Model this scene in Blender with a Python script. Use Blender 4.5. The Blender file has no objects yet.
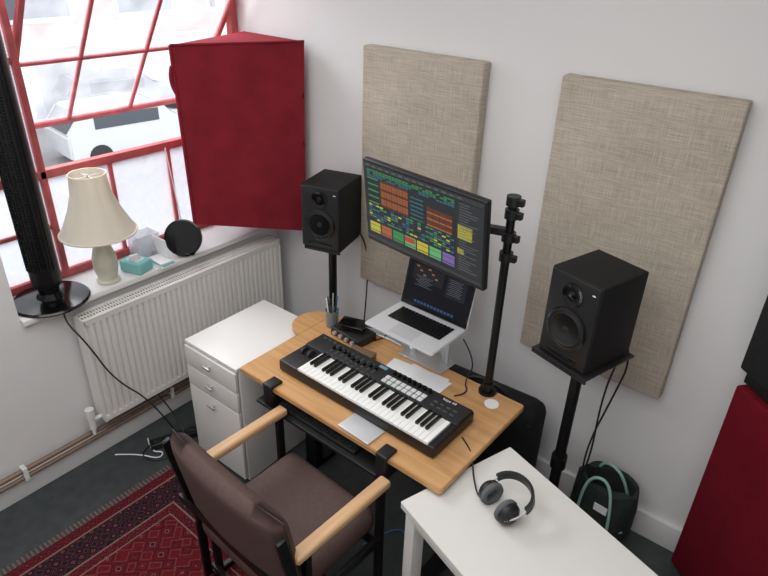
import bpy, bmesh, math, random
from mathutils import Vector, Matrix, Euler
random.seed(7)
S=bpy.context.scene; COL=S.collection
try: S.view_settings.view_transform='Standard'; S.view_settings.look='None'
except Exception: pass
def lin(r,g,b):
    def c(v):
        v/=255.0
        return v/12.92 if v<=.04045 else ((v+.055)/1.055)**2.4
    return (c(r),c(g),c(b),1)
# ------------------------------------------------------------ materials
MC={}
def mat(name,col,rough=.5,metal=0,bump=0,bscale=40,var=0,emit=None,es=1,spec=.5,stretch=(1,1,1),coat=0):
    if name in MC: return MC[name]
    m=bpy.data.materials.new(name);m.use_nodes=True;nt=m.node_tree;b=nt.nodes['Principled BSDF']
    b.inputs['Base Color'].default_value=col;b.inputs['Roughness'].default_value=rough;b.inputs['Metallic'].default_value=metal
    b.inputs['Specular IOR Level'].default_value=spec
    if coat: b.inputs['Coat Weight'].default_value=coat
    if emit: b.inputs['Emission Color'].default_value=emit;b.inputs['Emission Strength'].default_value=es
    if bump or var:
        tc=nt.nodes.new('ShaderNodeTexCoord');mp=nt.nodes.new('ShaderNodeMapping');mp.inputs['Scale'].default_value=stretch
        n=nt.nodes.new('ShaderNodeTexNoise');n.inputs['Scale'].default_value=bscale;n.inputs['Detail'].default_value=5
        nt.links.new(tc.outputs['Object'],mp.inputs[0]);nt.links.new(mp.outputs[0],n.inputs['Vector'])
        if bump:
            bp=nt.nodes.new('ShaderNodeBump');bp.inputs['Strength'].default_value=bump;bp.inputs['Distance'].default_value=.01
            nt.links.new(n.outputs['Fac'],bp.inputs['Height']);nt.links.new(bp.outputs[0],b.inputs['Normal'])
        if var:
            r=nt.nodes.new('ShaderNodeValToRGB');r.color_ramp.elements[0].position=.3;r.color_ramp.elements[1].position=.7
            r.color_ramp.elements[0].color=tuple(c*(1-var) for c in col[:3])+(1,)
            r.color_ramp.elements[1].color=tuple(min(1,c*(1+var*.6)) for c in col[:3])+(1,)
            nt.links.new(n.outputs['Fac'],r.inputs[0]);nt.links.new(r.outputs[0],b.inputs['Base Color'])
    MC[name]=m;return m
def linen(name,c1,c2):
    m=bpy.data.materials.new(name);m.use_nodes=True;nt=m.node_tree;b=nt.nodes['Principled BSDF'];N=nt.nodes.new;L=nt.links.new
    b.inputs['Roughness'].default_value=.95;b.inputs['Specular IOR Level'].default_value=.1
    tc=N('ShaderNodeTexCoord');outs=[]
    for sc in ((12,12,420),(420,420,12)):
        mp=N('ShaderNodeMapping');mp.inputs['Scale'].default_value=sc;L(tc.outputs['Object'],mp.inputs[0])
        n=N('ShaderNodeTexNoise');n.inputs['Scale'].default_value=1;n.inputs['Detail'].default_value=3;L(mp.outputs[0],n.inputs['Vector']);outs.append(n.outputs['Fac'])
    n3=N('ShaderNodeTexNoise');n3.inputs['Scale'].default_value=4;L(tc.outputs['Object'],n3.inputs['Vector'])
    a=N('ShaderNodeMath');a.operation='ADD';L(outs[0],a.inputs[0]);L(outs[1],a.inputs[1])
    a2=N('ShaderNodeMath');a2.operation='MULTIPLY_ADD';L(n3.outputs['Fac'],a2.inputs[0]);a2.inputs[1].default_value=.35;L(a.outputs[0],a2.inputs[2])
    r=N('ShaderNodeValToRGB')
    mr=N('ShaderNodeMapRange');mr.inputs['From Min'].default_value=.75;mr.inputs['From Max'].default_value=1.55;L(a2.outputs[0],mr.inputs[0])
    r.color_ramp.elements[0].position=0;r.color_ramp.elements[0].color=c1;r.color_ramp.elements[1].color=c2
    L(mr.outputs[0],r.inputs[0]);L(r.outputs[0],b.inputs['Base Color'])
    bp=N('ShaderNodeBump');bp.inputs['Strength'].default_value=.35;bp.inputs['Distance'].default_value=.004;L(a.outputs[0],bp.inputs['Height']);L(bp.outputs[0],b.inputs['Normal'])
    return m
def wood(name,c1,c2,axis=0,rough=.42):
    m=bpy.data.materials.new(name);m.use_nodes=True;nt=m.node_tree;b=nt.nodes['Principled BSDF'];N=nt.nodes.new;L=nt.links.new
    b.inputs['Roughness'].default_value=rough
    tc=N('ShaderNodeTexCoord');mp=N('ShaderNodeMapping');s=[22,22,22];s[axis]=1.6;mp.inputs['Scale'].default_value=s;L(tc.outputs['Object'],mp.inputs[0])
    n=N('ShaderNodeTexNoise');n.inputs['Scale'].default_value=1.6;n.inputs['Detail'].default_value=6;n.inputs['Distortion'].default_value=.4;L(mp.outputs[0],n.inputs['Vector'])
    r=N('ShaderNodeValToRGB');r.color_ramp.elements[0].position=.3;r.color_ramp.elements[0].color=c1;r.color_ramp.elements[1].position=.68;r.color_ramp.elements[1].color=c2
    L(n.outputs['Fac'],r.inputs[0]);L(r.outputs[0],b.inputs['Base Color'])
    return m
M_wall=mat('wall_paint',lin(228,227,227),.9,bump=.05,bscale=60,spec=.2)
M_ceil=mat('ceiling_paint',lin(235,235,235),.9)
M_floor=mat('floor_concrete_paint',lin(64,69,71),.45,bump=.1,bscale=18,var=.25)
M_trim=mat('trim_paint',lin(228,227,226),.5)
M_linen=linen('linen_fabric',lin(150,139,125),lin(208,198,184))
M_red=mat('red_cloth',lin(138,38,50),.85,bump=.3,bscale=9,var=.15,spec=.15)
M_dkred=mat('dark_red_cloth',lin(110,20,34),.9,bump=.1,bscale=25,var=.1,spec=.1)
M_black=mat('black_plastic',lin(24,24,26),.45)
M_blackm=mat('black_metal',lin(20,20,21),.38,metal=.3)
M_blackfab=mat('black_fabric',lin(22,22,24),.95,bump=.4,bscale=30,var=.2)
M_vinyl=mat('speaker_vinyl',lin(20,20,20),.65,bump=.15,bscale=180,spec=.35)
M_rubber=mat('rubber_cone',lin(26,26,27),.7)
M_gloss=mat('gloss_black',lin(12,12,13),.15)
M_fan=mat('fan_black',lin(17,17,19),.42,spec=.4)
M_desk=wood('oak_desk',lin(186,138,88),lin(208,162,112),0)
M_desk2=wood('oak_arm',lin(192,150,108),lin(220,182,140),1,.5)
M_white=mat('white_laminate',lin(228,226,223),.35)
M_whitetab=mat('white_table_top',lin(222,220,216),.3)
M_rad=mat('radiator_enamel',lin(230,227,224),.35)
M_slot=mat('dark_slot',lin(70,68,66),.8)
M_pink=mat('window_frame_red',lin(188,88,90),.6,var=.25,bscale=14)
M_alu=mat('aluminium',lin(205,206,208),.32,metal=.7)
M_silver=mat('laptop_shell',lin(214,215,218),.35,metal=.35)
M_keyw=mat('piano_white',lin(238,238,236),.25)
M_keyb=mat('piano_black',lin(14,14,14),.25)
M_pad=mat('drum_pads',lin(206,209,208),.5)
M_brown=mat('brown_leather',lin(88,69,65),.7,bump=.12,bscale=60,var=.12,spec=.35)
M_ceram=mat('cream_ceramic',lin(205,203,186),.3,var=.1,bscale=20)
M_paper=mat('paper',lin(232,233,235),.8)
M_teal=mat('teal_card',lin(130,195,195),.7)
M_copper=mat('pipe_copper',lin(140,116,100),.5,metal=.3)
M_blue=mat('blue_plastic',lin(60,120,160),.5)
M_grey=mat('grey_velour',lin(96,98,101),.95,bump=.4,bscale=200)
M_greenbag=mat('dark_green_canvas',lin(34,44,40),.9,bump=.4,bscale=25,var=.3)
M_strap=mat('mint_strap',lin(150,190,178),.8)
M_van=mat('van_paint',lin(225,227,230),.3)
M_pale=mat('render_wall_pale',lin(206,206,212),.9,var=.08,bscale=.6)
M_carg=mat('car_glass',lin(90,96,104),.15)
M_asph=mat('asphalt',lin(170,170,174),.9,var=.1,bscale=.8)
M_tyre=mat('tyre',lin(60,60,62),.8)
def shade_mat():
    m=bpy.data.materials.new('cream_shade');m.use_nodes=True;nt=m.node_tree;b=nt.nodes['Principled BSDF'];N=nt.nodes.new;L=nt.links.new
    b.inputs['Base Color'].default_value=lin(238,232,219);b.inputs['Roughness'].default_value=.8
    t=N('ShaderNodeBsdfTranslucent');t.inputs[0].default_value=lin(246,238,224);mx=N('ShaderNodeMixShader');mx.inputs[0].default_value=.3
    L(b.outputs[0],mx.inputs[1]);L(t.outputs[0],mx.inputs[2]);L(mx.outputs[0],nt.nodes['Material Output'].inputs[0]);return m
M_shade=shade_mat()
def brick():
    m=bpy.data.materials.new('brick_wall');m.use_nodes=True;nt=m.node_tree;b=nt.nodes['Principled BSDF'];N=nt.nodes.new;L=nt.links.new
    tc=N('ShaderNodeTexCoord');mp=N('ShaderNodeMapping');mp.inputs['Rotation'].default_value=(math.pi/2,0,math.pi/2)
    t=N('ShaderNodeTexBrick');t.inputs['Scale'].default_value=3;t.inputs['Color1'].default_value=lin(176,112,102);t.inputs['Color2'].default_value=lin(160,96,88);t.inputs['Mortar'].default_value=lin(190,166,158)
    L(tc.outputs['Object'],mp.inputs[0]);L(mp.outputs[0],t.inputs['Vector']);L(t.outputs['Color'],b.inputs['Base Color']);b.inputs['Roughness'].default_value=.9
    return m
M_brick=brick()
def clearglass(name,hazy,tint=(1,1,1,1),amp=.12,sc=7):
    m=bpy.data.materials.new(name);m.use_nodes=True;nt=m.node_tree;nt.nodes.clear();N=nt.nodes.new;L=nt.links.new
    o=N('ShaderNodeOutputMaterial');tr=N('ShaderNodeBsdfTransparent');tl=N('ShaderNodeBsdfTranslucent');df=N('ShaderNodeBsdfDiffuse')
    tr.inputs[0].default_value=tint;tl.inputs[0].default_value=(.82,.85,.9,1);df.inputs[0].default_value=(.8,.82,.86,1)
    mx0=N('ShaderNodeMixShader');mx0.inputs[0].default_value=.4;L(tl.outputs[0],mx0.inputs[1]);L(df.outputs[0],mx0.inputs[2])
    mx=N('ShaderNodeMixShader');L(tr.outputs[0],mx.inputs[1]);L(mx0.outputs[0],mx.inputs[2])
    n=N('ShaderNodeTexNoise');n.inputs['Scale'].default_value=sc;n.inputs['Detail'].default_value=6
    tc=N('ShaderNodeTexCoord');L(tc.outputs['Object'],n.inputs['Vector'])
    mr=N('ShaderNodeMapRange');mr.inputs['From Min'].default_value=.35;mr.inputs['From Max'].default_value=.65;mr.inputs['To Min'].default_value=hazy-amp;mr.inputs['To Max'].default_value=min(1,hazy+amp);L(n.outputs['Fac'],mr.inputs[0]);L(mr.outputs[0],mx.inputs[0])
    L(mx.outputs[0],o.inputs[0]);return m
M_glass=clearglass('clear_pane',.17,amp=.05);M_frost=clearglass('frosted_pane',.55,amp=.2,sc=5);M_clearbox=clearglass('clear_plastic',.35,amp=.1)
M_cup=mat('cup_glass',lin(170,180,185),.1);MC['cup_glass'].node_tree.nodes['Principled BSDF'].inputs['Transmission Weight'].default_value=.6
# ------------------------------------------------------------ geometry helpers
def empty(name,loc=(0,0,0),rz=0,par=None):
    e=bpy.data.objects.new(name,None);COL.objects.link(e);e.location=loc;e.rotation_euler=(0,0,rz);e.empty_display_size=.1
    if par: e.parent=par
    return e
def fin(name,bm,m,par=None,loc=(0,0,0),rot=(0,0,0),smooth=False):
    me=bpy.data.meshes.new(name);bmesh.ops.recalc_face_normals(bm,faces=bm.faces[:]);bm.to_mesh(me);bm.free()
    if m is not None: me.materials.append(m)
    if smooth:
        for p in me.polygons:p.use_smooth=True
        try: me.set_sharp_from_angle(angle=math.radians(38))
        except Exception: pass
    o=bpy.data.objects.new(name,me);COL.objects.link(o);o.location=loc;o.rotation_euler=rot
    if par: o.parent=par
    return o
def addbox(bm,c,s,rz=0,bev=0,rot=None):
    r=bmesh.ops.create_cube(bm,size=1);vs=r['verts']
    mt=Matrix.Translation(c)@(rot.to_matrix().to_4x4() if rot else Matrix.Rotation(rz,4,'Z'))@Matrix.Diagonal((*s,1))
    bmesh.ops.transform(bm,matrix=mt,verts=vs)
    if bev:
        es=list({e for v in vs for e in v.link_edges})
        bmesh.ops.bevel(bm,geom=es,offset=bev,segments=3,profile=.5,affect='EDGES')
def box(name,c,s,m,par=None,bev=0,rot=(0,0,0)):
    bm=bmesh.new();addbox(bm,(0,0,0),s,bev=bev);return fin(name,bm,m,par,c,rot,smooth=bev>0)
def boxes(name,lst,m,par=None,bev=0):
    bm=bmesh.new()
    for l in lst: addbox(bm,l[0],l[1],l[2] if len(l)>2 else 0,bev)
    return fin(name,bm,m,par,smooth=bev>0)
def addcyl(bm,p0,p1,r0,r1=None,seg=20):
    r1=r0 if r1 is None else r1
    p0=Vector(p0);p1=Vector(p1);d=p1-p0
    q=d.to_track_quat('Z','Y').to_matrix().to_4x4()
    bmesh.ops.create_cone(bm,cap_ends=True,segments=seg,radius1=r0,radius2=r1,depth=d.length,matrix=Matrix.Translation((p0+p1)/2)@q)
def cyl(name,p0,p1,r0,m,par=None,r1=None,seg=24):
    bm=bmesh.new();addcyl(bm,p0,p1,r0,r1,seg);return fin(name,bm,m,par,smooth=True)
def lathe(name,prof,m,par=None,loc=(0,0,0),rot=(0,0,0),seg=40,wave=None,smooth=True):
    bm=bmesh.new();rings=[]
    for r,z in prof:
        ring=[]
        for i in range(seg):
            a=2*math.pi*i/seg;k=1 if not wave else 1+wave[1]*abs(math.sin(a*wave[0]/2))
            ring.append(bm.verts.new((r*k*math.cos(a),r*k*math.sin(a),z)))
        rings.append(ring)
    for a,b in zip(rings,rings[1:]):
        for i in range(seg): bm.faces.new((a[i],a[(i+1)%seg],b[(i+1)%seg],b[i]))
    if prof[0][0]>1e-4 and not wave: bm.faces.new(rings[0][::-1])
    if prof[-1][0]>1e-4 and not wave: bm.faces.new(rings[-1])
    bmesh.ops.remove_doubles(bm,verts=bm.verts[:],dist=1e-5)
    return fin(name,bm,m,par,loc,rot,smooth)
def tube(name,pts,r,m,par=None,cyc=False,res=4):
    cu=bpy.data.curves.new(name,'CURVE');cu.dimensions='3D';cu.bevel_depth=r;cu.bevel_resolution=res
    sp=cu.splines.new('NURBS');sp.points.add(len(pts)-1)
    for p,q in zip(sp.points,pts): p.co=(*q,1)
    sp.order_u=3;sp.use_endpoint_u=True;sp.use_cyclic_u=cyc;cu.resolution_u=8;cu.use_fill_caps=True
    cu.materials.append(m);o=bpy.data.objects.new(name,cu);COL.objects.link(o)
    if par:o.parent=par
    return o
def slab(name,outline,z0,z1,m,par=None,bev=.004):
    bm=bmesh.new();v=[bm.verts.new((x,y,z0)) for x,y in outline];f=bm.faces.new(v)
    r=bmesh.ops.extrude_face_region(bm,geom=[f]);bmesh.ops.translate(bm,vec=(0,0,z1-z0),verts=[g for g in r['geom'] if isinstance(g,bmesh.types.BMVert)])
    if bev:
        es=[e for e in bm.edges if abs(e.verts[0].co.z-e.verts[1].co.z)<1e-6]
        bmesh.ops.bevel(bm,geom=es,offset=bev,segments=2,affect='EDGES')
    return fin(name,bm,m,par,smooth=True)
def rrect(x0,y0,x1,y1,r,n=6):
    o=[]
    for cx,cy,a0 in ((x1-r,y1-r,0),(x0+r,y1-r,90),(x0+r,y0+r,180),(x1-r,y0+r,270)):
        for i in range(n+1):
            a=math.radians(a0+90*i/n);o.append((cx+r*math.cos(a),cy+r*math.sin(a)))
    return o
# ------------------------------------------------------------ room shell
XR,YF,ZC=3.3,-4.2,3.0
GX=-.24; WY0,WY1,WZ0,WZ1=-1.52,0.0,.90,2.62
box('floor',((XR-.3)/2,YF/2,-.05),(XR+.9,-YF+.6,.1),M_floor)
box('ceiling',((XR-.3)/2,YF/2,ZC+.05),(XR+.9,-YF+.6,.1),M_ceil)
box('wall_back',((XR-.3)/2,.05,ZC/2),(XR+.3+.2,.1,ZC),M_wall)
boxes('wall_window',[((-.15,YF/2,WZ0/2-.015),(.3,-YF,WZ0-.03)),((-.15,YF/2,(WZ1+ZC)/2),(.3,-YF,ZC-WZ1)),((-.15,(YF+WY0)/2,(WZ0+WZ1)/2-.015),(.3,WY0-YF,WZ1-WZ0+.03))],M_wall)
box('wall_right',(XR+.05,YF/2,ZC/2),(.1,-YF,ZC),M_wall)
box('wall_front',(XR/2-.15,YF-.05,ZC/2),(XR+.3,.1,ZC),M_wall)
box('baseboard_back',((2.60)/2+.0,-.012,.07),(2.60,.024,.14),M_trim,bev=.004)
box('baseboard_window',(.012,YF/2,.06),(.024,-YF,.12),M_trim,bev=.004)
box('window_sill',(-.105,(WY0+WY1)/2,.885),(.27,WY1-WY0-.004,.03),M_trim,bev=.005)
win=empty('window_1',(GX,0,0))
def wbox(y0,y1,z0,z1,t=.045): return ((0,(y0+y1)/2,(z0+z1)/2),(t,y1-y0,z1-z0))
RZ=1.42
boxes('fixed_frame',[wbox(WY0+.004,WY0+.04,.902,WZ1-.004),wbox(WY1-.05,WY1-.006,.902,WZ1-.004),wbox(WY0+.04,WY1-.05,.902,.94),wbox(WY0+.04,WY1-.05,WZ1-.05,WZ1-.004),
 wbox(WY0+.04,WY1-.05,RZ-.02,RZ+.02),wbox(-1.20,-1.17,.94,WZ1-.05)],M_pink,win,.004)
boxes('glazing_bars',[wbox(y-.009,y+.009,.94,RZ-.02,.03) for y in (-.86,-.53,-.2)]+[wbox(-1.48,-1.20,1.16,1.178,.03),wbox(-1.48,-1.20,1.9,1.925,.03)],M_pink,win,.002)
boxes('lower_panes',[wbox(-1.17,-.05,.94,RZ-.02,.004),wbox(-1.48,-1.20,.94,WZ1-.05,.004)],M_frost,win)
sash=empty('tilting_sash',(0,0,2.02),par=win);sash.rotation_euler=(0,math.radians(36.5),0)
SH=.6
def sb(y0,y1,z0,z1,t=.03): return ((0,(y0+y1)/2,(z0+z1)/2),(t,y1-y0,z1-z0))
boxes('sash_frame',[sb(-1.155,-1.13,-SH,SH),sb(-.085,-.06,-SH,SH),sb(-1.13,-.085,-SH,-SH+.028),sb(-1.13,-.085,SH-.028,SH),
  sb(-.852,-.836,-SH+.028,SH-.028,.022),sb(-.507,-.491,-SH+.028,SH-.028,.022),sb(-1.13,-.085,-.187,-.171,.022),sb(-1.13,-.085,.2,.216,.022)],M_pink,sash,.003)
boxes('sash_panes',[sb(-1.13,-.085,-SH+.028,SH-.028,.004)],M_glass,sash)
tube('sash_cord',[(.13,-.62,1.45),(.15,-.6,1.1),(.16,-.6,.96)],.003,M_paper,win)
# ------------------------------------------------------------ outside
box('ground_outside',(-15,8,-3.3),(29,60,.1),M_asph)
fb=empty('brick_building',(-21,8,-3.25))
box('facade',(0,0,4.5),(2,50,9),M_brick,fb)
box('rendered_base',(1.05,0,1.1),(.12,50,2.2),M_pale,fb)
boxes('base_piers',[((1.14,y,1.1),(.08,.35,2.2)) for y in range(-22,24,3)]+[((1.16,0,2.25),(.2,50,.12))],M_van,fb)
boxes('facade_windows',[((1.02,y,3.9),(.1,2.2,1.6)) for y in range(-20,22,4)],M_carg,fb)
boxes('window_surrounds',[((1.0,y,3.9),(.1,2.5,1.9)) for y in range(-20,22,4)],M_van,fb)
boxes('garage_doors',[((1.13,y+1.5,.9),(.04,1.9,1.8)) for y in (-7,-1,5,8)],M_asph,fb)
def vehicle(name,loc,rz,L,W,H,hood,m):
    e=empty(name,loc,rz)
    bm=bmesh.new();pr=[(-L/2,.3),(L/2,.3),(L/2,.75),(L/2-hood,.95),(L/2-hood-.55,H),(-L/2+.45,H),(-L/2,.95)]
    a=[bm.verts.new((x,-W/2,z)) for x,z in pr];b=[bm.verts.new((x,W/2,z)) for x,z in pr]
    bm.faces.new(a);bm.faces.new(b[::-1])
    for i in range(len(pr)): j=(i+1)%len(pr);bm.faces.new((a[i],b[i],b[j],a[j]))
    bmesh.ops.bevel(bm,geom=bm.edges[:],offset=.06,segments=2,affect='EDGES');fin('body',bm,m,e,smooth=True)
    bm=bmesh.new()
    for sy in (-1,1): addbox(bm,(-L*.12,sy*(W/2+.002),(H+.95)/2),(L*.42,.02,(H-.95)*.62))
    addbox(bm,(L/2-hood-.26,0,(.95+H)/2+.015),(.03,W*.84,(H-.95)*1.25),rot=Euler((0,-math.atan2(.55,H-.95),0)))
    addbox(bm,(-L/2+.215,0,(.95+H)/2+.015),(.03,W*.8,(H-.95)*1.1),rot=Euler((0,math.atan2(.45,H-.95),0)))
    fin('glazing',bm,M_carg,e)
    bm=bmesh.new()
    for sx in (-L*.32,L*.32):
        for sy in (-1,1): addcyl(bm,(sx,sy*(W/2-.16),.32),(sx,sy*(W/2+.02),.32),.32)
    fin('wheels',bm,M_tyre,e,smooth=True)
vehicle('parked_car',(-14.2,7.4,-3.25),1.45,4.3,1.8,1.5,1.1,M_van)
vehicle('parked_car',(-18.2,9.6,-3.25),1.4,4.2,1.75,1.45,1.1,mat('car_grey',lin(140,144,152),.3,metal=.3))
vehicle('parked_car',(-15.3,2.5,-3.25),1.5,4.2,1.75,1.45,1.1,mat('car_silver',lin(120,124,132),.3,metal=.3))
# ------------------------------------------------------------ radiator
rad=empty('radiator',(0,0,0))
y0,y1,z0,z1=-1.315,-.105,.255,.845
bm=bmesh.new();n=37;pts=[];pitch=(y1-y0-.04)/n
for i in range(n):
    a=y0+.02+i*pitch
    pts+=[(a,.116),(a+pitch*.2,.131),(a+pitch*.66,.131),(a+pitch*.86,.116)]
pts=[(y0,.12)]+pts+[(y1,.12)]
lo=[bm.verts.new((x,y,z0+.03)) for y,x in pts];hi=[bm.verts.new((x,y,z1-.03)) for y,x in pts]
for i in range(len(pts)-1): bm.faces.new((lo[i],lo[i+1],hi[i+1],hi[i]))
fin('front_flutes',bm,M_rad,rad)
boxes('rails',[((.085,(y0+y1)/2,z0+.016),(.085,y1-y0,.034)),((.12,(y0+y1)/2,z1-.016),(.02,y1-y0,.034)),((.05,(y0+y1)/2,(z0+z1)/2),(.01,y1-y0,z1-z0))],M_rad,rad,.004)
boxes('side_panels',[((.085,y0+.004,(z0+z1)/2),(.09,.008,z1-z0)),((.085,y1-.004,(z0+z1)/2),(.09,.008,z1-z0))],M_rad,rad)
box('top_well',(.085,(y0+y1)/2,z1-.012),(.08,y1-y0-.02,.004),M_slot,rad)
boxes('top_grille',[((.086,y0+.02+i*(y1-y0-.04)/80,z1-.003),(.086,.0075,.004)) for i in range(81)]+[((.046,(y0+y1)/2,z1-.003),(.01,y1-y0,.006)),((.128,(y0+y1)/2,z1-.003),(.01,y1-y0,.006)),((.087,(y0+y1)/2,z1-.002),(.008,y1-y0,.005))],M_rad,rad)
bm=bmesh.new();addcyl(bm,(.085,y0-.05,z0+.02),(.085,y0,z0+.02),.011);addcyl(bm,(.085,y0-.05,z0-.03),(.085,y0-.05,z0+.04),.016);addcyl(bm,(.085,y0-.05,z0+.04),(.085,y0-.05,z0+.09),.021);addcyl(bm,(.085,y0-.05,.19),(.085,y0-.05,z0-.03),.009)
addcyl(bm,(.0,-.15,z0+.05),(.05,-.15,z0+.05),.02);addcyl(bm,(.0,-1.2,z0+.05),(.05,-1.2,z0+.05),.02)
fin('valve',bm,M_trim,rad,smooth=True)
pp=empty('heating_pipes')
cyl('pipe_1',(.05,YF+.05,.175),(.05,-.15,.175),.013,M_copper,pp);cyl('pipe_2',(.05,YF+.05,.135),(.05,-.15,.135),.011,M_copper,pp)
boxes('pipe_clips',[((.044,y,.155),(.04,.02,.07)) for y in (-3.4,-2.6,-1.7,-.9,-.3)],M_trim,pp)
# ------------------------------------------------------------ acoustic treatment
for x0 in (.71,1.681):
    p=empty('acoustic_panel',(x0+.3185,0,1.377))
    bm=bmesh.new();addbox(bm,(0,-.033,0),(.637,.058,1.2),bev=.008);fin('linen_cover',bm,M_linen,p,smooth=True)
    boxes('timber_frame',[((0,-.002,0),(.6,.003,1.16))],M_black,p)
t=empty('bass_trap')
bm=bmesh.new()
T=[(.03,-.61,1.95),(.325,-.05,1.95),(-.14,-.03,1.95)];B=[(.025,-.595,1.065),(.31,-.07,.94),(-.14,-.03,.98)]
def gridface(bm,a,b,c,d,nu,nv,amp,sd):
    rr=random.Random(sd);a,b,c,d=map(Vector,(a,b,c,d));nrm=(b-a).cross(d-a).normalized();g=[]
    ph=[rr.uniform(0,6) for _ in range(4)]
    for j in range(nv+1):
        row=[]
        for i in range(nu+1):
            u,v=i/nu,j/nv;p=(a*(1-u)+b*u)*(1-v)+(d*(1-u)+c*u)*v
            e=min(1,8*min(u,1-u))*min(1,6*min(v,1.2-v))
            w=amp*e*(.5*math.sin(u*9+v*3+ph[0])+.4*math.sin(u*17-v*6+ph[1])+.4*math.sin(v*11+u*2+ph[2]))
            row.append(bm.verts.new(p+nrm*w))
        g.append(row)
    for j in range(nv):
        for i in range(nu): bm.faces.new((g[j][i],g[j][i+1],g[j+1][i+1],g[j+1][i]))
gridface(bm,B[0],B[1],T[1],T[0],40,40,.005,1);gridface(bm,B[1],B[2],T[2],T[1],4,4,0,2);gridface(bm,B[2],B[0],T[0],T[2],4,4,0,3)
bm.faces.new([bm.verts.new(p) for p in T]);bm.faces.new([bm.verts.new(p) for p in B])
bmesh.ops.remove_doubles(bm,verts=bm.verts[:],dist=.001)
fin('cloth_cover',bm,M_red,t,smooth=True)
tube('top_hem',[T[0],T[1]],.006,M_red,t);tube('side_hem',[T[0],B[0]],.008,M_red,t);tube('corner_fold',[(T[0][0],T[0][1]-.005,1.86),(.02,-.635,1.80),(.03,-.61,1.74)],.009,M_red,t)
ang=math.atan2(-.42,.50)
rp=empty('red_absorber',(2.556,-.05,0),ang);box('cloth_cover',(.37,0,.5),(.70,.05,.985),M_dkred,rp,.012)
boxes('feet',[((.1,0,.004),(.05,.04,.008)),((.6,0,.004),(.05,.04,.008))],M_black,rp)
bp_=empty('black_absorber',(2.556,-.05,0),ang);box('cloth_cover',(.37,.0,1.66),(.72,.06,1.2),M_blackfab,bp_,.012)
box('timber_batten',(.37,.02,1.03),(.70,.03,.06),M_black,bp_)
# ------------------------------------------------------------ rug
RW,RH=1.40,1.9
rug=empty('persian_rug',(1.085,-2.06,0),-.02)
def rugmat(name,c1,c2,c3,sc):
    m=bpy.data.materials.new(name);m.use_nodes=True;nt=m.node_tree;b=nt.nodes['Principled BSDF'];N=nt.nodes.new;L=nt.links.new
    b.inputs['Roughness'].default_value=1;b.inputs['Specular IOR Level'].default_value=.05
    tc=N('ShaderNodeTexCoord');v=N('ShaderNodeTexVoronoi');v.distance='MANHATTAN';v.inputs['Scale'].default_value=sc;v.inputs['Randomness'].default_value=.3
    L(tc.outputs['Object'],v.inputs['Vector'])
    r=N('ShaderNodeValToRGB');r.color_ramp.interpolation='CONSTANT';e=r.color_ramp.elements;e[0].color=c2;e[1].position=.17;e[1].color=c3
    for p,c in ((.23,c1),(.5,c2),(.56,c1),(.72,c3),(.75,c1)): q=e.new(p);q.color=c
    L(v.outputs['Distance'],r.inputs[0])
    n=N('ShaderNodeTexNoise');n.inputs['Scale'].default_value=90;L(tc.outputs['Object'],n.inputs['Vector'])
    mx=N('ShaderNodeMixRGB');mx.blend_type='MULTIPLY';mx.inputs[0].default_value=.6;L(r.outputs[0],mx.inputs[1]);L(n.outputs['Fac'],mx.inputs[2])
    L(mx.outputs[0],b.inputs['Base Color']);return m
cr,cn,cc=lin(120,38,46),lin(46,38,48),lin(146,112,106)
M_r1=rugmat('rug_field',cr,cn,cc,13);M_r2=rugmat('rug_border',cn,cr,cc,22);M_r3=mat('rug_cream',lin(136,104,98),1,var=.2,bscale=60);M_r4=rugmat('rug_guard',lin(108,32,42),cn,cc,34)
W,H=RW,RH
def ring(name,a,b,m,z):
    boxes(name,[((0,H/2-(a+b)/2,z),(W-2*a,b-a,.004)),((0,-H/2+(a+b)/2,z),(W-2*a,b-a,.004)),((-W/2+(a+b)/2,0,z),(b-a,H-2*b,.004)),((W/2-(a+b)/2,0,z),(b-a,H-2*b,.004))],m,rug)
box('backing',(0,0,.003),(W,H,.006),M_r4,rug)
ring('guard_outer',.0,.05,M_r4,.006);ring('line_1',.05,.058,M_r3,.006);ring('border',.058,.19,M_r2,.006);ring('line_2',.19,.198,M_r3,.006);ring('guard_inner',.198,.24,M_r4,.006)
ring('line_3',.24,.246,M_r3,.006);box('field',(0,0,.006),(W-.492,H-.492,.004),M_r1,rug)
boxes('fringe',[((-W/2-.02,-H/2+.01+i*.0195,.002),(.04,.006,.003)) for i in range(97)]+[((W/2+.02,-H/2+.01+i*.0195,.002),(.04,.006,.003)) for i in range(97)],M_r3,rug)
# ------------------------------------------------------------ desk
dk=empty('desk',(.809,-.994,0),-.017)
DW,DD=1.075,.606
slab('desktop',rrect(0,0,DW,DD,.015),.715,.74,M_desk,dk,.003)
lf=[(-.12*math.sin(math.radians(a)),.48+.12*math.cos(math.radians(a))) for a in range(10,171,10)]
slab('rounded_leaf',[(.001,.598)]+lf+[(.001,.36)],.716,.739,M_desk,dk,.002)
bm=bmesh.new()
for x in (.12,DW-.12):
    addbox(bm,(x,DD/2+.02,.36),(.07,.05,.69));addbox(bm,(x,DD/2,.0225),(.07,.56,.03),bev=.004);addbox(bm,(x,DD/2,.7),(.06,.5,.025))
    addbox(bm,(x,.06,.004),(.05,.05,.008));addbox(bm,(x,DD-.06,.004),(.05,.05,.008))
addbox(bm,(DW/2,DD/2+.02,.69),(DW-.24,.06,.03));addbox(bm,(.02,.55,.705),(.16,.04,.02));fin('steel_legs',bm,M_blackm,dk)
kt=empty('keyboard_tray',(0,0,0),0,dk)
box('tray',(.46,.105,.63),(.68,.24,.016),M_black,kt,.004)
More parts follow.
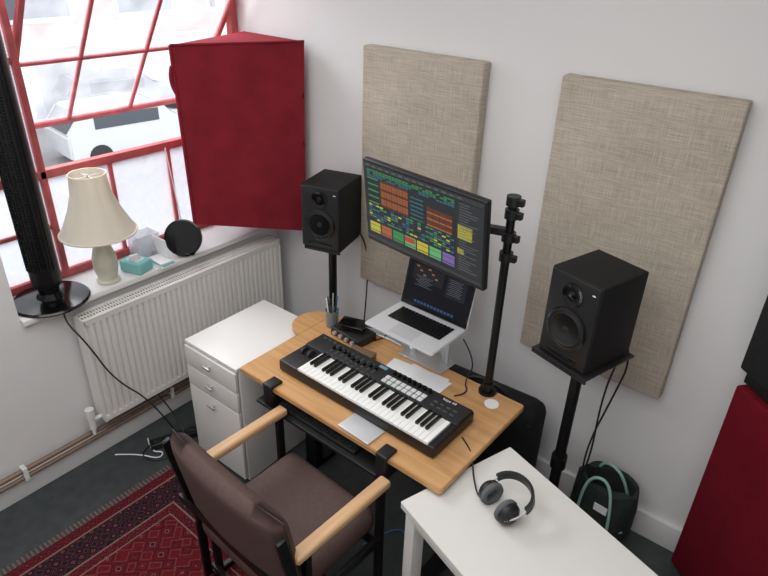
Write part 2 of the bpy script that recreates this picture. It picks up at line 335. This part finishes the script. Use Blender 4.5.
boxes('clamps',[((.2,.016,.747),(.055,.07,.014)),((.82,.016,.747),(.055,.07,.014)),((.2,-.012,.70),(.05,.012,.11)),((.82,-.012,.70),(.05,.012,.11)),((.2,.03,.672),(.05,.08,.07)),((.82,.03,.672),(.05,.08,.07))],M_black,kt,.006)
ck=empty('computer_keyboard',(.451,.072,.638),0,dk);box('case',(0,0,.009),(.44,.13,.018),M_black,ck,.004)
boxes('keycaps',[((-.205+i*.0205,-.045+j*.0225,.021),(.017,.018,.006)) for i in range(21) for j in range(5)],mat('keycap',lin(38,38,40),.6),ck)
# ------------------------------------------------------------ midi keyboard
mk=empty('midi_keyboard',(1.372,-.765,.7402),-.02)
BW,BD=.825,.275
box('body',(0,0,.0305),(BW,BD,.053),M_black,mk,.008)
boxes('rubber_feet',[((x,y,.0025),(.03,.015,.005)) for x in (-.36,.36) for y in (-.11,.11)],M_rubber,mk)
boxes('control_panel',[((0,.075,.058),(BW-.01,.115,.012))],mat('matte_black',lin(30,30,32),.55),mk,.004)
KX0=-.295;kw=.0234
boxes('white_keys',[((KX0+kw*(i+.5),-.063,.061),(kw-.0012,.148,.012)) for i in range(29)],M_keyw,mk,.0012)
bk=[]
for i in range(28):
    if i%7 in (0,1,3,4,5): bk.append(((KX0+kw*(i+1),-.036,.072),(.0125,.094,.014)))
boxes('black_keys',bk,M_keyb,mk,.002)
boxes('drum_pads',[((.03+i*.0262,.045+j*.0262,.066),(.022,.022,.006)) for i in range(8) for j in range(2)],M_pad,mk,.002)
boxes('buttons',[((.27+i*.03,.05+j*.026,.065),(.018,.01,.004)) for i in range(4) for j in range(2)]+[((-.37+i*.03,.11,.065),(.018,.008,.004)) for i in range(3)]+[((-.285+i*.03,.03,.065),(.014,.007,.004)) for i in range(9)],mat('rubber_button',lin(70,70,74),.6),mk,.001)
bm=bmesh.new()
for i in range(8): addcyl(bm,(.035+i*.026,.108,.062),(.035+i*.026,.108,.08),.0085,.0075)
fin('knobs',bm,M_keyb,mk,smooth=True)
boxes('faders',[((-.285+i*.03,.075+.008*math.sin(i),.071),(.012,.016,.014)) for i in range(9)],M_keyb,mk,.002)
boxes('fader_slots',[((-.285+i*.03,.078,.0645),(.003,.06,.001)) for i in range(9)],mat('slot_grey',lin(95,95,98),.6),mk)
box('display',(-.03,.112,.0648),(.04,.016,.002),mat('lcd',lin(90,120,130),.3,emit=lin(120,170,190),es=.3),mk)
for i,x in enumerate((-.375,-.335)): cyl('wheel_%d'%(i+1),(x-.008,-.02,.052),(x+.008,-.02,.052),.026,M_rubber,mk)
cu=bpy.data.curves.new('lettering','FONT');cu.body='keys 49';cu.size=.02;o=bpy.data.objects.new('lettering',cu);COL.objects.link(o);o.parent=mk;o.location=(.28,.107,.0646);cu.materials.append(M_paper)
tp=empty('trackpad',(1.475,-.953,.74),-.05);box('surface',(0,0,.005),(.16,.098,.008),M_silver,tp,.003);box('rubber_base',(0,0,.0008),(.15,.09,.0015),M_rubber,tp)
# ------------------------------------------------------------ laptop + stand
lp=empty('laptop',(1.395,-.51,.955),-.035)
slab('base',rrect(-.18,-.123,.18,.123,.012),0,.012,M_silver,lp,.003)
box('key_well',(0,.035,.0121),(.275,.105,.001),M_black,lp)
boxes('keys',[((-.13+i*.0188,-.008+j*.0185,.0132),(.0158,.0155,.0016)) for i in range(15) for j in range(6) if not(j==0 and 3<i<10)]+[((-.13+6.5*.0188,-.008,.0132),(.108,.0155,.0016))],M_keyb,lp)
box('touchpad',(0,-.066,.0122),(.12,.08,.0008),mat('touchpad_grey',lin(195,196,200),.3,metal=.3),lp,0)
lid=empty('lid',(0,.123,.01),par=lp);lid.rotation_euler=(math.radians(-14),0,0)
box('lid_shell',(0,.003,.122),(.36,.006,.244),M_silver,lid,.002)
box('screen_glass',(0,-.0015,.122),(.352,.003,.236),M_gloss,lid)
M_ls=mat('laptop_image',lin(10,11,15),.45,emit=lin(18,18,28),es=.5,spec=.2)
box('screen_image',(0,-.0035,.126),(.332,.001,.206),M_ls,lid)
boxes('screen_windows',[((-.06,-.0042,.165),(.16,.0006,.07)),((.09,-.0042,.15),(.10,.0006,.09))],mat('window_dim',lin(16,17,20),.45,emit=lin(40,42,50),es=.5,spec=.2),lid)
boxes('screen_icons',[((-.12+i*.021,-.005,.192-(i%3)*.016),(.014,.001,.007)) for i in range(6)],mat('icon_glow',lin(70,50,35),.4,emit=lin(170,115,70),es=.5),lid)
boxes('screen_dock',[((-.10+i*.018,-.005,.035),(.012,.001,.011)) for i in range(12)],mat('dock_glow',lin(24,40,60),.4,emit=lin(70,100,150),es=.4),lid)
boxes('screen_text_lines',[((-.075,-.005,.15-i*.007),(.09-.02*(i%3),.001,.002)) for i in range(7)]+[((.085,-.005,.185-i*.008),(.07-.015*(i%2),.001,.002)) for i in range(9)],mat('text_glow',lin(50,50,50),.4,emit=lin(110,112,120),es=.4),lid)
ls=empty('laptop_stand',(1.395,-.46,.74),-.035)
box('foot',(0,.06,.004),(.24,.12,.006),M_alu,ls,.002)
box('platform',(0,-.02,.211),(.26,.20,.006),M_alu,ls,.002)
boxes('risers',[((-.09,.07,.107),(.035,.006,.205)),((.09,.07,.107),(.035,.006,.205))],M_alu,ls,.001)
# ------------------------------------------------------------ monitor
def em(n,c,s=.9): return mat('ui_'+n,(0.01,0.01,0.01,1),.4,emit=lin(*c),es=s)
mo=empty('computer_monitor',(1.43,-.57,1.47));mo.rotation_euler=Euler((.123,0.01,-.116),'XYZ')
MW,MH=.606,.362
box('shell',(0,.016,0),(MW,.028,MH),M_black,mo,.006)
box('rear_bulge',(0,.04,0),(.34,.035,.22),M_black,mo,.012)
box('screen_panel',(0,.001,.004),(MW-.014,.003,MH-.026),mat('ui_bg',lin(30,31,33),.35,emit=lin(38,41,44),es=.7),mo)
SW,SHH=MW-.018,MH-.032
ui={}
def R(col,u0,v0,u1,v1,lay=0):
    ui.setdefault(col,[]).append((((u0+u1)/2*SW-SW/2,-.0012-.0006*lay,SHH/2-(v0+v1)/2*SHH+.004),((u1-u0)*SW,.0005,(v1-v0)*SHH)))
R('bar',0,0,1,.045);R('bar',0,.955,1,1);R('side',.80,.06,1,.93);R('side',0,.06,.02,.7)
for i in range(14): R('txt',.02+i*.06,.015,.02+i*.06+.035,.03,1)
for i in range(4):
    v=.07+i*.024
    for k in range(26):
        if random.random()<.75: R('green' if i<2 else 'teal',.03+k*.029,v,.03+k*.029+.025,v+.015)
for i in range(13):
    v=.17+i*.026
    c1='orange' if i%4 else 'brown';c2='brown' if i%3 else 'orange'
    for k in range(5): R(c1,.15+k*.05,v,.15+k*.05+.047,v+.019)
    if i>3:
        for k in range(4): R(c2,.56+k*.052,v,.56+k*.052+.049,v+.019)
    if i%3==0: R('green',.03,v,.13,v+.017)
    for k in range(10): R('dark',.155+k*.024,v+.007,.155+k*.024+.009,v+.012,1)
    if i%2==0 and i>1: R('teal',.42,v,.53,v+.014)
for i in range(7):
    v=.52+i*.031
    for k in range(22):
        if random.random()<.62: R(random.choice(['green','teal','yel','green','dkblue']),.03+k*.0345,v,.03+k*.0345+.029,v+.02)
for k in range(7):
    R(['yel','orange','green','lgreen','yel','lgreen','purple'][k],.03+k*.11,.76,.03+k*.11+.098,.9)
    R('bar',.03+k*.11,.87,.03+k*.11+.098,.88,1);R('bar',.03+k*.11,.80,.03+k*.11+.098,.805,1)
R('red',.36,.77,.45,.84,1);R('yel',.81,.33,.92,.5);R('yel',.81,.62,.86,.69)
for i in range(26): R('txt',.82,.08+i*.032,.82+random.uniform(.05,.15),.087+i*.032,1)
cols=dict(bar=(58,62,66),side=(48,52,56),txt=(104,108,114),green=(66,150,88),lgreen=(110,190,120),orange=(180,104,60),brown=(112,62,42),dark=(60,34,24),teal=(56,120,130),yel=(204,196,70),purple=(130,110,180),red=(200,74,66),dkblue=(60,80,140))
for k,v in ui.items(): boxes('ui_%s_blocks'%k,v,em(k,cols[k],.7),mo)
pl=empty('monitor_pole_mount',(1.73,-.43,.74))
bm=bmesh.new();addcyl(bm,(0,0,0),(0,0,.012),.038);addcyl(bm,(0,0,.012),(0,0,.05),.024);addcyl(bm,(0,0,.05),(0,0,.865),.0165)
fin('pole',bm,M_blackm,pl,smooth=True)
bm=bmesh.new()
for z in (.62,.70,.79,.84): addcyl(bm,(0,0,z),(0,0,z+.035),.026);addbox(bm,(.03,-.005,z+.018),(.03,.022,.026),bev=.003)
fin('collars',bm,M_black,pl,smooth=True)
bm=bmesh.new();addbox(bm,(-.11,-.022,.73),(.24,.03,.03),rz=.3,bev=.004);addbox(bm,(-.24,-.062,.73),(.12,.02,.12),rz=-.116,bev=.003);fin('arm',bm,M_black,pl,smooth=True)
cyl('grommet_pad',(0.055,-.06,.0),(0.055,-.06,.004),.03,M_paper,pl)
# ------------------------------------------------------------ studio speakers and stands
def speaker(loc,rz,w,d,h):
    s=empty('studio_monitor_speaker',loc,rz)
    box('cabinet',(0,0,h/2),(w,d,h),M_vinyl,s,.006)
    fy=-d/2
    box('baffle',(0,fy-.003,h/2),(w-.01,.008,h-.01),M_black,s,.004)
    rot=(math.pi/2,0,0)
    wz=h*.40;wr=w*.36
    lathe('woofer',[(wr,0),(wr,.007),(wr*.93,.009),(wr*.88,.004),(wr*.8,.009),(wr*.74,.004),(wr*.35,-.004),(wr*.3,-.002),(wr*.18,.004),(0.0001,.007)],M_rubber,s,(0,fy-.007,wz),rot)
    lathe('woofer_ring',[(wr*1.08,0),(wr*1.08,.004),(wr*1.0,.006),(wr*.97,.004)],M_gloss,s,(0,fy-.007,wz),rot)
    tz=h*.80;tr=w*.17
    lathe('tweeter_waveguide',[(tr*1.2,0),(tr*1.15,.004),(tr*.9,.001),(tr*.45,-.002),(tr*.4,.004),(.0001,.007)],M_gloss,s,(0,fy-.007,tz),rot)
    box('port_slot',(0,fy-.0075,h*.085),(w*.62,.004,h*.06),M_gloss,s,.003)
    box('power_led',(w*.38,fy-.0085,h*.9),(.012,.002,.004),M_paper,s)
    box('rear_amp_plate',(0,d/2+.002,h*.5),(w*.7,.006,h*.7),M_blackm,s)
def stand(loc,rz,h,pw,pd,fr=.15):
    s=empty('speaker_stand',loc,rz)
    box('top_plate',(0,0,h-.006),(pw,pd,.010),M_black,s,.003)
    box('isolation_lip',(0,-pd/2+.004,h-.012),(pw,.008,.022),M_black,s,.002)
    bm=bmesh.new();addcyl(bm,(0,0,.02),(0,0,h-.012),.022);addcyl(bm,(0,.0,.5),(0,0,.56),.032);addbox(bm,(0,0,h-.03),(.09,.09,.035),bev=.004);fin('post',bm,M_blackm,s,smooth=True)
    bm=bmesh.new()
    for a in (math.radians(35),math.radians(145),math.radians(270)):
        addbox(bm,(fr/2*math.cos(a),fr/2*math.sin(a),.011),(fr,.035,.022),rz=a,bev=.003)
    fin('feet',bm,M_blackm,s,smooth=True)
    return s
speaker((.637,-.199,1.034),.27,.213,.25,.325);stand((.637,-.199,0),.27,1.033,.20,.235)
speaker((2.07,-.385,1.083),-.29,.216,.245,.344);stand((2.07,-.385,0),-.29,1.082,.25,.28)
tube('speaker_cable',[(.70,-.10,1.10),(.76,-.05,1.0),(.76,-.06,.7),(.74,-.08,.3),(.78,-.10,.01)],.004,M_black)
tube('speaker_cable',[(2.14,-.25,1.2),(2.20,-.16,1.0),(2.17,-.18,.8),(2.12,-.22,.5),(2.16,-.28,.3),(2.12,-.25,.01)],.004,M_black)
tube('speaker_cable',[(2.12,-.26,1.15),(2.16,-.17,1.02),(2.13,-.2,.8),(2.16,-.25,.45),(2.1,-.27,.2),(2.2,-.3,.01)],.004,M_black)
# ------------------------------------------------------------ drawer cabinet
dc=empty('drawer_cabinet',(.395,-.984,0))
w,d=.375,.505
box('carcass',(w/2,d/2+.008,.345),(w,d-.016,.67),M_white,dc,.002)
box('top',(w/2,d/2,.69),(w,d,.02),M_white,dc,.002)
zz=.678
for i,hh in enumerate((.115,.115,.42)):
    box('drawer_front_%d'%(i+1),(w/2,.0,zz-hh/2),(w-.006,.016,hh-.004),M_white,dc,.002)
    bm=bmesh.new();hz=zz-.045;addcyl(bm,(w/2,-.026,hz),(w/2,-.006,hz),.006);addbox(bm,(w/2,-.028,hz),(.05,.008,.012),bev=.002);fin('handle_%d'%(i+1),bm,M_alu,dc,smooth=True)
    zz-=hh
boxes('castors',[((x,y,.006),(.04,.04,.012)) for x in (.04,w-.04) for y in (.05,d-.04)],M_black,dc)
# ------------------------------------------------------------ white table
wt=empty('white_table',(1.785,-1.108,0),-.32)
slab('top',rrect(0,0,1.2,.515,.006),.672,.70,M_whitetab,wt,.002)
boxes('legs',[((x,y,.336),(.05,.05,.672)) for x in (.04,1.16) for y in (.04,.475)],M_white,wt,.002)
boxes('apron',[((.6,.03,.645),(1.07,.018,.05)),((.6,.485,.645),(1.07,.018,.05)),((.03,.257,.645),(.018,.39,.05)),((1.17,.257,.645),(.018,.39,.05))],M_white,wt)
# headphones
hp=empty('headphones',(2.065,-.93,.70),-.45);hp.scale=(.92,.92,.92)
for sx in (-1,1):
    rot=(0,sx*math.pi/2,0)
    lathe('ear_cup',[(.0001,.030),(.026,.030),(.034,.024),(.044,.014),(.046,0),(.044,-.002)],M_black,hp,(sx*.055,0,.049),rot)
    lathe('ear_pad',[(.044,0),(.049,-.008),(.046,-.02),(.034,-.024),(.024,-.016),(.022,-.004)],M_grey,hp,(sx*.055,0,.049),rot)
    lathe('cup_disc',[(.0001,.033),(.02,.033),(.022,.030)],M_blackm,hp,(sx*.055,0,.049),rot)
    tube('yoke',[(sx*.078,-.03,.047),(sx*.092,.0,.052),(sx*.092,.035,.062),(sx*.088,.06,.072)],.004,M_alu,hp)
bm=bmesh.new();prev=None
for i in range(21):
    a=math.pi*i/20;c=Vector((.088*math.cos(a),.052+.072*math.sin(a),.068+.022*math.sin(a)));n=Vector((math.cos(a),math.sin(a)*.9,.25*math.sin(a))).normalized();u=Vector((0,-.25,.97)).normalized()
    q=[bm.verts.new(c+u*su*.017+n*sn*.006) for su,sn in ((-1,-1),(1,-1),(1,1),(-1,1))]
    if prev:
        for k in range(4): bm.faces.new((prev[k],prev[(k+1)%4],q[(k+1)%4],q[k]))
    else: bm.faces.new(q)
    prev=q
bm.faces.new(prev);fin('headband',bm,M_black,hp,smooth=True)
tube('headphone_cable',[(2.0,-.93,.72),(1.98,-.92,.706),(1.93,-.86,.704),(1.90,-.82,.706),(1.87,-.78,.744),(1.80,-.74,.744)],.003,M_black)
# ------------------------------------------------------------ armchair
ch=empty('armchair',(1.366,-1.262,.0105),-.06)
bm=bmesh.new();addbox(bm,(0,.03,.405),(.50,.48,.11),bev=.04);fin('seat_cushion',bm,M_brown,ch,(0,0,0),(math.radians(3),0,0),True)
bm=bmesh.new();nx,nz=24,20;fr=[];bk=[]
for j in range(nz+1):
    v=j/nz;rf=[];rb=[]
    for i in range(nx+1):
        u=i/nx*2-1
        ex=max(0,1-abs(u)**10)**.5;ez=max(0,1-abs(2*v-1)**10)**.5;th=.046*ex*ez+.0006
        x=u*.300;y=-.165-.075*v-.03*(1-u*u);z=.42+.445*v-.014*u**4*v
        rf.append(bm.verts.new((x,y+th+.006*math.cos(u*3),z)));rb.append(bm.verts.new((x,y-th,z)))
    fr.append(rf);bk.append(rb)
for j in range(nz):
    for i in range(nx):
        bm.faces.new((fr[j][i],fr[j][i+1],fr[j+1][i+1],fr[j+1][i]));bm.faces.new((bk[j][i+1],bk[j][i],bk[j+1][i],bk[j+1][i+1]))
for j in range(nz):
    bm.faces.new((fr[j][0],fr[j+1][0],bk[j+1][0],bk[j][0]));bm.faces.new((fr[j+1][nx],fr[j][nx],bk[j][nx],bk[j+1][nx]))
for i in range(nx):
    bm.faces.new((fr[0][i+1],fr[0][i],bk[0][i],bk[0][i+1]));bm.faces.new((fr[nz][i],fr[nz][i+1],bk[nz][i+1],bk[nz][i]))
o=fin('back_cushion',bm,M_brown,ch)
for p in o.data.polygons: p.use_smooth=True
for sx in (-1,1):
    bm=bmesh.new();addbox(bm,(0,0,0),(.05,.45,.034),bev=.010);fin('arm_rest',bm,M_desk2,ch,(sx*.287,.02,.646),(math.radians(1.5),0,0),True)
    bm=bmesh.new()
    x=sx*.287
    addbox(bm,(x,.215,.318),(.028,.028,.632),bev=.003);addbox(bm,(x,-.15,.318),(.028,.028,.63),bev=.003)
    addbox(bm,(x,0.03,.015),(.028,.42,.03),bev=.003);addbox(bm,(x,0.03,.36),(.02,.38,.04),bev=.003)
    fin('side_frame',bm,M_blackm,ch,smooth=True)
    bm=bmesh.new();addbox(bm,(sx*.314,-.225,.56),(.018,.034,.50),bev=.003,rot=Euler((math.radians(10),0,0)));addbox(bm,(sx*.314,-.19,.17),(.018,.034,.34),bev=.003);fin('back_post',bm,M_blackm,ch,smooth=True)
boxes('cross_bars',[((0,.205,.34),(.56,.02,.03)),((0,-.15,.34),(.56,.02,.03)),((0,-.17,.06),(.6,.02,.02)),((0,-.255,.52),(.62,.012,.03))],M_blackm,ch)
# ------------------------------------------------------------ desk items
pc=empty('pen_cup',(.885,-.475,.74))
lathe('cup',[(.03,0),(.033,.09),(.031,.09),(.028,.004),(.0001,.004)],M_cup,pc)
for i,(c) in enumerate([M_black,M_blue,M_alu,M_black,M_paper,M_black]):
    a=i*1.05;cyl('pen_%d'%(i+1),(.012*math.cos(a),.012*math.sin(a),.006),(.027*math.cos(a),.027*math.sin(a),.15+.008*(i%3)),.0035,c,pc)
ai=empty('audio_interface',(1.03,-.485,.74),-.1);box('chassis',(0,0,.023),(.19,.12,.04),M_black,ai,.005)
boxes('feet',[((x,y,.002),(.02,.02,.004)) for x in(-.08,.08) for y in (-.05,.05)],M_rubber,ai)
bm=bmesh.new()
for i in range(4): addcyl(bm,(-.06+i*.04,-.058,.024),(-.06+i*.04,-.072,.024),.01)
fin('knobs',bm,M_alu,ai,smooth=True)
wb=empty('wooden_box',(1.17,-.585,.74),.12);box('case',(0,0,.014),(.12,.05,.028),mat('walnut',lin(110,84,62),.6),wb,.003);box('lid',(0,0,.031),(.124,.054,.006),mat('walnut',lin(110,84,62),.6),wb,.002)
hd=empty('hard_drive',(1.02,-.475,.784),.3);box('case',(0,.0,.015),(.13,.085,.028),M_gloss,hd,.004)
pa=empty('paper_sheets',(1.43,-.545,.74),.1)
box('sheet_1',(.0,-.0,.0012),(.28,.13,.002),M_paper,pa);box('sheet_2',(.05,-.005,.0036),(.21,.13,.002),M_paper,pa,rot=(0,0,-.15))
tube('desk_cable',[(1.13,-.45,.745),(1.16,-.38,.745),(1.12,-.36,.78),(1.05,-.38,.745),(.98,-.39,.745)],.003,M_black)
tube('desk_cable',[(1.25,-.40,.745),(1.2,-.41,.76),(1.12,-.40,.745),(1.0,-.405,.745)],.003,M_paper)
tube('desk_cable',[(1.60,-.45,.96),(1.66,-.42,.85),(1.62,-.44,.745),(1.68,-.5,.745),(1.64,-.55,.745)],.003,M_black)
# ------------------------------------------------------------ floor clutter behind desk
gb=empty('gig_bag',(1.63,-.21,0),.05)
bm=bmesh.new();addbox(bm,(0,0,.3),(.56,.17,.60),bev=.065);fin('body',bm,M_blackfab,gb,smooth=True)
tube('handle',[(-.1,-.02,.59),(-.08,-.03,.64),(.08,-.03,.64),(.1,-.02,.59)],.01,M_black,gb)
tube('zip',[(-.25,-.075,.53),(0,-.087,.56),(.25,-.075,.53)],.005,M_rubber,gb);box('pocket',(0,-.09,.22),(.38,.03,.26),M_blackfab,gb,.012)
tb=empty('tote_bag',(2.235,-.135,0),-.08)
bm=bmesh.new()
rings=[]
for j,(sx,sy,z) in enumerate(((.10,.07,0),(.13,.09,.08),(.135,.092,.22),(.13,.08,.33),(.115,.05,.33),(.10,.06,.2))):
    rings.append([bm.verts.new((sx*math.copysign(abs(math.cos(a))**.6,math.cos(a))*(1+.05*math.sin(5*a+j)),sy*math.copysign(abs(math.sin(a))**.6,math.sin(a)),z+.015*math.sin(3*a+j)*(j>1))) for a in [2*math.pi*i/32+.01 for i in range(32)]])
for a,b in zip(rings,rings[1:]):
    for i in range(32): bm.faces.new((a[i],a[(i+1)%32],b[(i+1)%32],b[i]))
bm.faces.new(rings[0]);bm.faces.new(rings[-1]);fin('body',bm,M_greenbag,tb,smooth=True)
tube('strap_1',[(-.08,-.09,.05),(-.08,-.10,.22),(-.06,-.085,.38),(.03,-.085,.40),(.07,-.10,.22),(.07,-.09,.05)],.007,M_strap,tb)
tube('strap_2',[(-.09,.06,.1),(-.09,.07,.3),(-.03,.03,.4),(.06,.02,.36),(.09,.06,.2)],.007,M_strap,tb)
tube('strap_3',[(-.11,-.06,.12),(-.05,-.10,.13),(.05,-.10,.10),(.12,-.05,.14)],.008,M_strap,tb)
boxes('label',[((.02,-.097,.24),(.06,.004,.04))],M_paper,tb)
ps=empty('power_strip',(.24,-1.03,0),1.2);box('body',(0,0,.02),(.26,.055,.036),M_black,ps,.006);boxes('sockets',[((-.09+i*.06,0,.042),(.04,.036,.01)) for i in range(4)],M_rubber,ps,.003)
tube('power_cable',[(.035,-1.34,.91),(.055,-1.37,.86),(.16,-1.33,.75),(.17,-1.25,.5),(.20,-1.1,.3),(.24,-1.02,.06)],.004,M_black)
tube('power_cable',[(.25,-1.1,.03),(.34,-1.10,.008),(.28,-1.22,.008),(.16,-1.2,.008),(.2,-1.05,.03)],.004,M_black)
tube('power_cable',[(.13,-1.02,.25),(.2,-.98,.12),(.3,-1.0,.05),(.33,-1.04,.01),(.25,-1.06,.03)],.004,M_black)
tube('network_cable',[(.1,-1.3,.01),(.18,-1.22,.008),(.3,-1.17,.008),(.27,-1.12,.008),(.22,-1.17,.008),(.12,-1.12,.008)],.0035,M_paper)
tube('network_cable',[(1.45,-.9,.008),(1.5,-.7,.008),(1.6,-.75,.008),(1.7,-.5,.008),(1.9,-.4,.008),(2.1,-.6,.008)],.0035,M_blue)
# ------------------------------------------------------------ sill items
tf=empty('tower_fan',(-.065,-1.345,.90))
lathe('base',[(.0001,0),(.165,0),(.167,.006),(.16,.014),(.06,.024),(.05,.05)],M_gloss,tf);cyl('neck',(0,0,.02),(0,0,.09),.045,M_gloss,tf)
lathe('column',[(.045,.07),(.060,.085),(.064,.11),(.064,1.20),(.058,1.23),(.0001,1.24)],M_fan,tf,seg=48)
bm=bmesh.new()
for i in range(75): addbox(bm,(0,0,.2+i*.0125),(.1305,.1305*.6,.004),rz=math.radians(-50))
fin('grille_louvres',bm,M_gloss,tf)
boxes('grille_ribs',[((.066*math.cos(a),.066*math.sin(a),.66),(.006,.003,.98),a) for a in [math.radians(-115+i*12) for i in range(12)]],M_black,tf)
lm=empty('table_lamp',(-.04,-1.075,.90))
lathe('base',[(.0001,0),(.052,0),(.055,.012),(.044,.02),(.048,.04),(.057,.08),(.056,.13),(.042,.18),(.024,.205),(.026,.215),(.012,.225),(.01,.28),(.0001,.28)],M_ceram,lm)
lathe('shade',[(.165,.26),(.142,.305),(.108,.38),(.085,.455),(.077,.53),(.08,.545),(.075,.545),(.073,.53),(.081,.455),(.104,.38),(.138,.305),(.161,.26)],M_shade,lm,seg=96,wave=(8,.04))
tube('shade_trim',[(.171*math.cos(a),.171*math.sin(a),.262) for a in [2*math.pi*i/24 for i in range(24)]],.005,M_shade,lm,cyc=True)
boxes('shade_spider',[((0,0,.53),(.145,.004,.004)),((0,0,.53),(.004,.145,.004))],M_alu,lm);cyl('lamp_rod',(0,0,.27),(0,0,.54),.004,M_alu,lm)
rs=empty('round_wireless_speaker',(.0,-.655,.90),.75)
lathe('body',[(.0001,-.025),(.066,-.025),(.088,-.012),(.095,.005),(.093,.02),(.086,.026),(.074,.022),(.0001,.018)],M_blackfab,rs,(0,.01,.098),(math.radians(72),0,0))
lathe('rim',[(.089,.022),(.096,.02),(.097,.028),(.09,.03),(.087,.026)],M_gloss,rs,(0,.01,.098),(math.radians(72),0,0));box('foot',(0,.02,.006),(.09,.06,.012),M_black,rs,.003)
tbx=empty('tissue_pack',(-.04,-.92,.90),.3);box('wrapper',(0,0,.03),(.13,.10,.06),M_teal,tbx,.012);box('label',(0,0,.0605),(.07,.05,.002),M_paper,tbx)
bm=bmesh.new();bmesh.ops.create_icosphere(bm,subdivisions=3,radius=.028)
for v in bm.verts: v.co*=1+.3*math.sin(v.co.x*160)*math.cos(v.co.y*130);v.co.z=abs(v.co.z)*.9
fin('tissue',bm,M_paper,tbx,(0,0,.06),smooth=True)
bks=empty('paper_pile',(-.01,-.80,.90),0)
box('booklet_1',(0,0,.006),(.13,.075,.010),M_paper,bks,.001);box('booklet_2',(.005,.0,.0155),(.12,.07,.008),M_teal,bks,.001,(0,0,.05));box('booklet_3',(.0,.0,.024),(.12,.07,.008),M_paper,bks,.001,(0,0,-.05))
box('leaning_card',(-.01,.02,.085),(.11,.004,.11),M_paper,bks,0,(.15,0,.0))
cb=empty('clear_plastic_box',(-.16,-.79,.90),.0)
boxes('walls',[((0,-.06,.06),(.10,.003,.12)),((0,.06,.06),(.10,.003,.12)),((-.05,0,.06),(.003,.12,.12)),((.05,0,.06),(.003,.12,.12)),((0,0,.002),(.10,.12,.004)),((0,0,.121),(.104,.124,.004))],M_clearbox,cb)
boxes('papers_inside',[((-.02,0,.05),(.004,.1,.09)),((.01,0,.045),(.004,.1,.08))],M_paper,cb)
# ------------------------------------------------------------ lights
w=bpy.data.worlds.new('World');S.world=w;w.use_nodes=True;bg=w.node_tree.nodes['Background'];bg.inputs[0].default_value=(.94,.97,1,1);bg.inputs[1].default_value=1.95
def area(name,loc,tgt,sx,sy,e,c):
    l=bpy.data.lights.new(name,'AREA');l.shape='RECTANGLE';l.size=sx;l.size_y=sy;l.energy=e;l.color=c
    o=bpy.data.objects.new(name,l);COL.objects.link(o);o.location=loc;o.rotation_euler=(Vector(tgt)-Vector(loc)).to_track_quat('-Z','Y').to_euler();return o
area('window_daylight',(-2.2,-.9,3.9),(.9,-.9,.9),2.4,2.0,270,(.94,.975,1))
area('added_ceiling_fill',(1.7,-2.3,2.97),(1.7,-2.3,0),2.4,2.4,52,(1,.995,.98))  # unseen fill added below the ceiling to brighten the closed room, no real fitting
# ------------------------------------------------------------ camera
yaw,pit,rl=0.6548,0.5062,0.0336
F=Vector((-math.sin(yaw)*math.cos(pit),math.cos(yaw)*math.cos(pit),-math.sin(pit)));Rv=Vector((math.cos(yaw),math.sin(yaw),0));U=Rv.cross(F)
R2=Rv*math.cos(rl)+U*math.sin(rl);U2=-Rv*math.sin(rl)+U*math.cos(rl)
cd=bpy.data.cameras.new('camera');cd.sensor_width=36;cd.lens=625.7143*36/768;cd.clip_start=.05
co=bpy.data.objects.new('camera',cd);COL.objects.link(co)
mt=Matrix((R2,U2,-F)).transposed().to_4x4();mt.translation=(2.6550,-2.3749,2.3917);co.matrix_world=mt
S.camera=co
